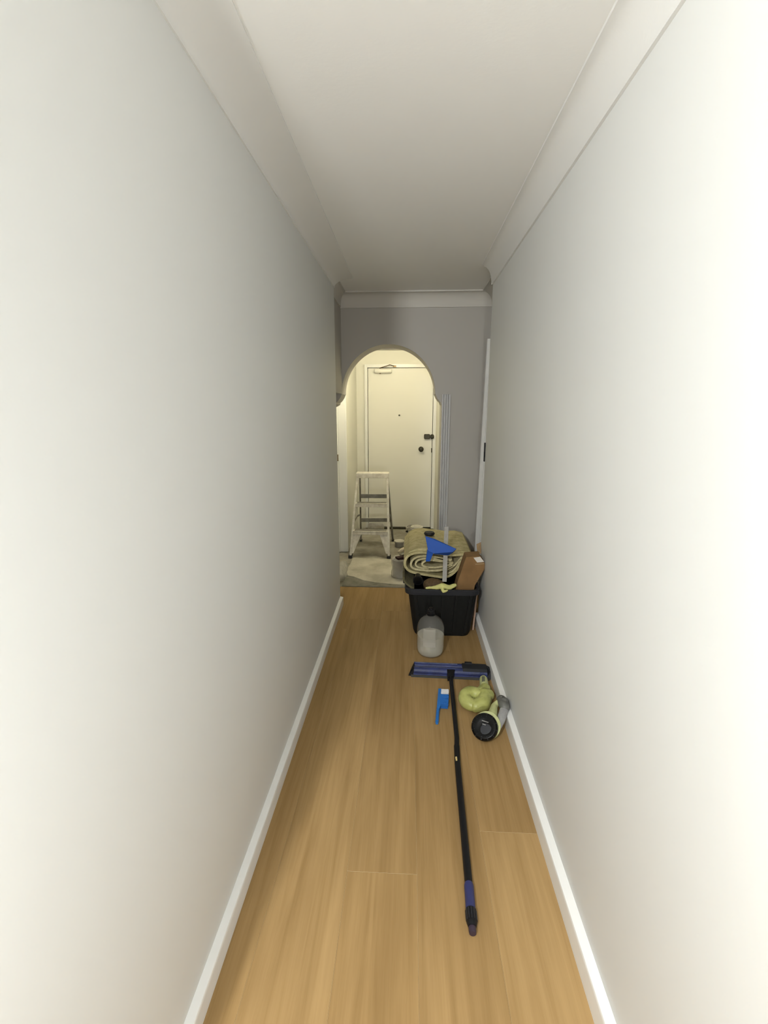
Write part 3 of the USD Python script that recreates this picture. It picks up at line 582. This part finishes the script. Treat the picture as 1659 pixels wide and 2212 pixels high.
# ------------------------------------------------------------------ floor squeegee / broom lying on the boards
def squeegee():
    t = thing('floor_squeegee', 'wide navy blue floor squeegee with a long black pole lying along the planks', 'squeegee', (.24, 2.0, 0))
    A, B = np.array((.030, 2.556, 0.)), np.array((.484, 2.540, 0.)); dx = (B - A)/np.linalg.norm(B - A); n = np.array((-dx[1], dx[0], 0))
    prof = lambda pts: np.array(pts)
    def along(s0, s1, pts):                       # profile (across, up) swept along the head
        P0, P1 = A + (B - A)*s0, A + (B - A)*s1
        m = hull([P + n*a + np.array((0, 0, z)) for P in (P0, P1) for a, z in pts]); return m
    cyl = lambda c, h, r: [(c + r*math.cos(a), h + r*math.sin(a)) for a in np.linspace(0, 2*math.pi, 18)[:-1]]
    part(t, 'pad', along(.03, .975, [(-.050, .004), (.050, .004), (.046, .022), (-.046, .022)]), 'navy_pad')
    for c, z, r in ((.030, .026, .022), (-.024, .027, .024)):
        part(t, 'roll', along(.035, .97, cyl(c, z, r)), 'navy_pad', smooth=40)
        part(t, 'sheen_strip', along(.05, .60, cyl(c, z + .0155, .0085)), 'painted_sheen', smooth=40)  # sheen along the rolls, put in as paler coloured strips
    part(t, 'end_cap', hull([A + dx*s + n*a + np.array((0, 0, z)) for s, a, z in ((-.016, -.046, .003), (.018, -.050, .003), (.018, .050, .003), (.018, .044, .046), (.018, -.040, .049), (-.004, -.030, .030))]), 'black_plastic', smooth=False)
    part(t, 'end_cap', hull([B + dx*s + n*a + np.array((0, 0, z)) for s, a, z in ((-.020, -.050, .003), (.006, -.048, .003), (.006, .030, .003), (-.020, .046, .046), (.006, .020, .044), (.004, -.036, .046))]), 'black_grey', smooth=False)
    part(t, 'blade', along(.0, 1.0, [(-.055, .0), (-.049, .0), (-.044, .012), (-.050, .012)]), 'rubber', smooth=False)
    part(t, 'bracket', along(.66, .97, [(-.044, .045), (.040, .040), (.040, .050), (-.030, .056)]), 'black_grey', smooth=False)
    part(t, 'bracket_lug', along(.70, .79, [(.028, .040), (.060, .030), (.060, .050), (.030, .058)]), 'black_grey', smooth=False)
    part(t, 'clamp', hull([A + (B - A)*s + n*a + np.array((0, 0, z)) for s in (.46, .56) for a, z in ((-.04, .018), (.0, .04), (-.04, .05))] + [np.array((.250 + q, 2.452, z)) for q in (-.013, .016) for z in (.012, .040)]), 'black_plastic')
    pole = [(.256, 2.47, .030), (.2485, 2.20, .0255), (.2415, 1.96, .0215), (.235, 1.90, .0205)]
    part(t, 'pole', sweep(pole, circ(.0112, 14)), 'black_plastic', smooth=40)
    part(t, 'lower_pole', sweep([(.236, 1.905, .0207), (.229, 1.80, .019), (.2125, 1.262, .0145)], circ(.0132, 14)), 'black_plastic', smooth=40)
    part(t, 'sticker', hull([(.2275, y, z) for y in (1.845, 1.888) for z in (.022, .030)] + [(.2235, y, z) for y in (1.845, 1.888) for z in (.017, .023)]), 'sticker_yellow', smooth=False)
    part(t, 'sticker', hull([(.223 + a, y, z) for y in (1.80, 1.825) for a, z in ((-.004, .024), (-.001, .0315), (.005, .0325), (-.005, .020))]), 'sticker_yellow', smooth=False)
    part(t, 'grip', lathe([(0, 0), (.0135, 0), (.0155, .008), (.0155, .078), (.0140, .084), (0, .084)], (.2125, 1.264, .0160), (-.048, -1, 0)), 'navy_grip')
    k = part(t, 'twist_collar', lathe([(0, 0), (.0160, 0), (.0165, .006), (.0165, .038), (.0125, .050), (0, .050)], (.2085, 1.181, .0160), (-.03, -1, 0)), 'black_plastic')
    for j in range(12):
        a = 2*math.pi*j/12; part(k, 'grip_rib', rod((.2085 + .0162*math.cos(a), 1.178, .0165 + .0162*math.sin(a)), (.2075 + .0162*math.cos(a), 1.146, .0165 + .0162*math.sin(a)), .0018, 6), 'black_grey')
    part(t, 'end_tip', lathe([(0, 0), (.0115, 0), (.0115, .020), (.010, .026), (0, .027)], (.2070, 1.140, .0135), (-.03, -1, 0)), 'plum_cap')
squeegee()

# ------------------------------------------------------------------ blue scrubbing brush on its side
def brush():
    t = thing('scrubbing_brush', 'bright blue hand brush with blue and white bristles lying beside the black pole', 'brush', (.19, 2.23, 0))
    p = lambda s, o, z: np.array((.1865 + o - .030*(1 - s), 2.075 + .275*s, z))
    part(t, 'brush_back', hull([p(s, o, z) for s in (.42, .985) for o in (-.008, .010) for z in (.004, .030)] + [p(.36, -.007, .010), p(.36, .004, .024)]), 'brush_blue')
    part(t, 'brush_handle', sweep([p(0, -.002, .0115), p(.03, -.002, .012), p(.15, -.002, .013), p(.40, -.002, .016)], circ(.0085, 14, .0105), [.75, 1, 1, .95]), 'brush_blue')
    random.seed(7)
    def tufts(s0, s1, m, L):
        ms = []
        for i in range(int((s1 - s0)*275/5.0)):
            for j in range(4):
                s = s0 + (i + .5)*5.0/275; z = .0065 + .0075*j; jit = random.uniform(-.002, .002)
                a = p(s, .008, z); b = p(s, .008 + L + jit, max(z + random.uniform(-.0015, .0015), .004)) + [0, random.uniform(-.002, .002), 0]
                ms.append(rod(a, b, .0024, 7, .0031))
        part(t, 'bristles', cat_(*ms), m, smooth=40)
    tufts(.47, .80, 'bristle_blue', .041); tufts(.81, .985, 'bristle_white', .040)
brush()

# ------------------------------------------------------------------ lime tools by the right skirting
def torus(c, axis, R_, r_, sx=1.0, n=40, m=18):
    a, b, t = frame(axis); V = []
    for i in range(n):
        th = 2*math.pi*i/n; rad = a*math.cos(th)*sx + b*math.sin(th)
        for j in range(m):
            ph = 2*math.pi*j/m; V.append(np.asarray(c) + rad*(R_ + r_*math.cos(ph)) + t*r_*math.sin(ph))
    F = [(i*m + j, ((i+1) % n)*m + j, ((i+1) % n)*m + (j+1) % m, i*m + (j+1) % m) for i in range(n) for j in range(m)]
    mm = trimesh.Trimesh(*(np.array(V), np.vstack([np.array(F)[:, [0, 1, 2]], np.array(F)[:, [0, 2, 3]]])), process=False); mm.fix_normals(); return mm
def tool_ring():
    t = thing('tool_housing', 'lime green rounded plastic tool housing with a hole, lying by the right skirting', 'tool', (.39, 2.24, 0))
    m = torus((.356, 2.240, .044), (.05, -.25, 1), .043, .034, 1.05)
    part(t, 'housing', crumple(m, .008, 24, 5), 'lime_plastic', smooth=True)
    part(t, 'shoulder', blob([(((.415, 2.262, .050), .040), ((.438, 2.275, .046), .032)), (((.40, 2.28, .05), .036), ((.428, 2.325, .052), .030)), (((.36, 2.185, .038), .032), ((.40, 2.205, .042), .040)), (((.405, 2.22, .044), .040), ((.418, 2.262, .048), .038))], .008, 6), 'lime_plastic', smooth=True)
    part(t, 'stub', blob([(((.424, 2.31, .052), .027), ((.432, 2.405, .058), .0225))], .007, 3), 'pale_lime', smooth=True)
    part(t, 'plate', hull([(.414 + a + .006*s, 2.350 + .045*s, z) for s in (0, 1) for a, z in ((0, .0815), (.016, .0835), (0, .068), (.016, .070))]), 'grey_plate', smooth=False, label='small grey plate on the stub')
tool_ring()
def tool_disc():
    C = np.array((.374, 1.992, .062)); nrm = np.array((-.30, -.62, .72)); nrm /= np.linalg.norm(nrm); a, b, _ = frame(nrm)
    t = thing('suction_lifter', 'lime green hand tool with a glossy black round face, leaning on the right skirting', 'tool', (.40, 2.03, 0))
    part(t, 'face', lathe([(0, .010), (.030, .010), (.040, .014), (.054, .012), (.062, .004), (.063, -.008), (.050, -.014), (0, -.014)], C, nrm, 48), 'black_gloss')
    for k in range(12):
        th = 2*math.pi*k/12; e = a*math.cos(th) + b*math.sin(th); part(t, 'face_rib', bar(C + e*.044 + nrm*.012, C + e*.060 + nrm*.007, .004, .004), 'black_grey', smooth=False)
    part(t, 'inner_plate', lathe([(0, .002), (.026, .001), (.028, -.002), (0, -.002)], C + nrm*.011 + a*-.012 + b*-.012, nrm, 30), 'black_grey', label='dull grey centre plate')
    part(t, 'logo_mark', cat_(bar(C + nrm*.0135 + b*.022 + a*-.016, C + nrm*.0135 + b*.022 + a*.016, .005, .002), bar(C + nrm*.0135 + b*.008 + a*-.006, C + nrm*.0135 + b*.008 + a*.010, .006, .002)), 'grey_tube', label='two short pale marks')  # two short pale bars across the black face
    part(t, 'collar', lathe([(0, -.012), (.056, -.012), (.064, -.013), (.065, -.018), (.058, -.026), (0, -.030)], C + [.010, .010, .006], nrm, 48), 'pale_lime')
    J = np.array((.488, 2.155, .098))
    part(t, 'neck', blob([((C - nrm*.028 + [.012, .012, 0], .036), (np.array((.425, 2.075, .072)), .024)), ((np.array((.425, 2.075, .072)), .024), (np.array((.444, 2.130, .082)), .016)), ((np.array((.444, 2.130, .082)), .016), (J - [.012, 0, 0], .011))], .007, 5), 'pale_lime', smooth=True)
    part(t, 'handle_knuckle', blob([((J - [.006, 0, 0], .025), (np.array((.487, 2.100, .098)), .026)), ((np.array((.486, 2.15, .085)), .022), (np.array((.490, 2.13, .105)), .024))], .007, 4), 'grey_rubber', smooth=True)
    part(t, 'grip_tube', sweep([(.434, 2.000, .052), (.462, 2.045, .070), (.486, 2.095, .092)], circ(.021, 16), [.85, 1, 1]), 'grey_tube', smooth=40)
    part(t, 'grip_lug', blob([((C + a*.05 - nrm*.02, .010), (np.array((.436, 2.0, .052)), .013))], .006, 3), 'pale_lime', smooth=True)
tool_disc()
